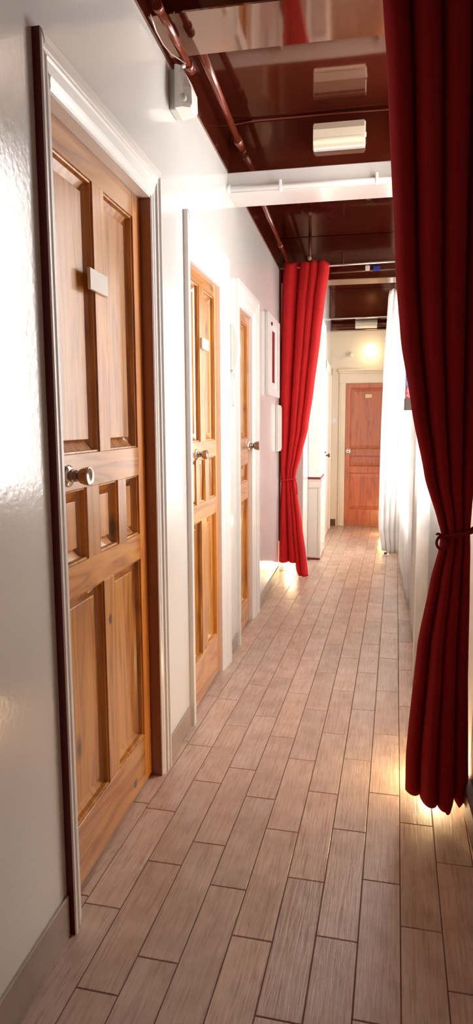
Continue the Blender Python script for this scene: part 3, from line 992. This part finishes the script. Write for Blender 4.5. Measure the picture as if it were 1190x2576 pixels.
# ------------------------------------------------------------------ banner by the white curtains
root = empty('hanging_banner', (.26, 4.72, 1.40)); tag(root, 'blue and red patterned banner with a dark lower box beside the red curtain', 'banner')
m, nt, b, out = mat('banner print')
v = coords(nt, (60, 60, 40))
nz = noise(nt, v, 1, 3)
sp = N(nt, 'ShaderNodeSeparateXYZ'); tcx = N(nt, 'ShaderNodeTexCoord'); nt.links.new(tcx.outputs['Generated'], sp.inputs[0])
r = N(nt, 'ShaderNodeValToRGB'); r.color_ramp.interpolation = 'CONSTANT'
el = r.color_ramp.elements
el[0].position = 0; el[0].color = (.62, .04, .03, 1); el[1].position = .16; el[1].color = (.13, .18, .50, 1)
e = el.new(.50); e.color = (.60, .20, .20, 1); e = el.new(.8); e.color = (.25, .22, .24, 1)
nt.links.new(sp.outputs[2], r.inputs[0])
mx = N(nt, 'ShaderNodeMix', data_type='RGBA'); nt.links.new(ramp(nt, nz, [(.45, (0, 0, 0)), (.6, (.7, .7, .7))]), mx.inputs[0])
nt.links.new(r.outputs[0], mx.inputs[6]); mx.inputs[7].default_value = (.45, .5, .7, 1)
nt.links.new(mx.outputs[2], b.inputs['Base Color'])
b.inputs['Roughness'].default_value = .5
M['banner'] = m
bm = bmesh.new(); add_box(bm, .224, .262, 4.30, 4.38, 1.46, 1.90, .004); build('printed_panel', bm, M['banner'], root)
root.location = (.26, 4.34, 1.39)
for c in root.children:
    c.location = -Vector(root.location)
bm = bmesh.new(); add_box(bm, .220, .275, 4.295, 4.385, 1.392, 1.465, .004); build('lower_box', bm, plain('grey brown box', (.13, .10, .09), .5), root)

# ------------------------------------------------------------------ low lamps behind the curtains
def led(label, pts, r=.010):
    root = empty('led_tube', pts[0]); tag(root, label, 'led light', 'led tubes on the floor')
    bm = bmesh.new(); add_tube(bm, pts, r, 12); build('tube', bm, M['led'], root)
    for p, q in ((pts[0], pts[1]), (pts[-1], pts[-2])):
        p, q = Vector(p), Vector(q)
        d = (q - p).normalized()
        bm = bmesh.new(); add_tube(bm, [p - d * .008, p + d * .012], r * 1.25, 12); build('end_cap', bm, M['white_plastic'], root)
led('glowing tube on the floor behind the bright red curtain', [(-.715, 5.90, .030), (-.585, 5.90, .030)], .018)
led('glowing tube on the floor behind the dark red foreground curtain', [(.345, 2.44, .014), (.215, 2.80, .014)], .011)
root = empty('plug_adapter', (.2, 6.86, 0)); tag(root, 'small white plug block on the floor under the far white curtain', 'plug')
bm = bmesh.new(); add_box(bm, .17, .235, 6.76, 6.84, 0.0005, .02, .003); build('body', bm, M['white_plastic'], root)
bm = bmesh.new(); add_box(bm, .185, .215, 6.755, 6.79, .0195, .034, .003); build('plug', bm, M['dark'], root)

# ------------------------------------------------------------------ light
def area(name, loc, rot, sx, sy, e, c=(1, 1, 1), spread=PI):
    l = bpy.data.lights.new(name, 'AREA')
    l.shape = 'RECTANGLE'; l.size = sx; l.size_y = sy; l.energy = e; l.color = c; l.spread = spread
    o = bpy.data.objects.new(name, l); COL.objects.link(o)
    o.location = loc; o.rotation_euler = rot
    return o
def point(name, loc, e, c, r=.03):
    l = bpy.data.lights.new(name, 'POINT'); l.energy = e; l.color = c; l.shadow_soft_size = r
    o = bpy.data.objects.new(name, l); COL.objects.link(o); o.location = loc
    return o
DAY = (1.0, .965, .93)
for (a, c, z0, z1), e in zip(WIN, (71, 92, 30)):  # third lamp belongs to the added window
    area('daylight', (RX + .13, (a + c) / 2, (z0 + z1) / 2), (0, PI / 2, 0), z1 - z0, c - a, e, DAY)
point('globe_light', (.02, EY - .115, 2.185), 5.5, (1, .66, .34), .08)
point('led_light', (-.65, 5.87, .07), 1.0, (1, .78, .45), .03)
point('led_light', (.27, 2.44, .06), 4.6, (1, .70, .34), .025)
point('led_light', (.20, 8.1, .12), 2.2, (1, .55, .2), .03)

w = bpy.data.worlds.new('world'); S.world = w
w.use_nodes = True
bg = w.node_tree.nodes['Background']
bg.inputs[0].default_value = (1, .27, .17, 1)  # red ambient fill, added to tint the shadows maroon
bg.inputs[1].default_value = .14

S.view_settings.view_transform = 'Standard'
S.view_settings.look = 'None'
S.view_settings.exposure = .5
S.view_settings.gamma = 1
S.view_settings.use_curve_mapping = False
S.cycles.max_bounces = 10
S.cycles.diffuse_bounces = 6
S.cycles.glossy_bounces = 5
S.cycles.transmission_bounces = 6
S.cycles.sample_clamp_indirect = 6
S.cycles.use_denoising = True
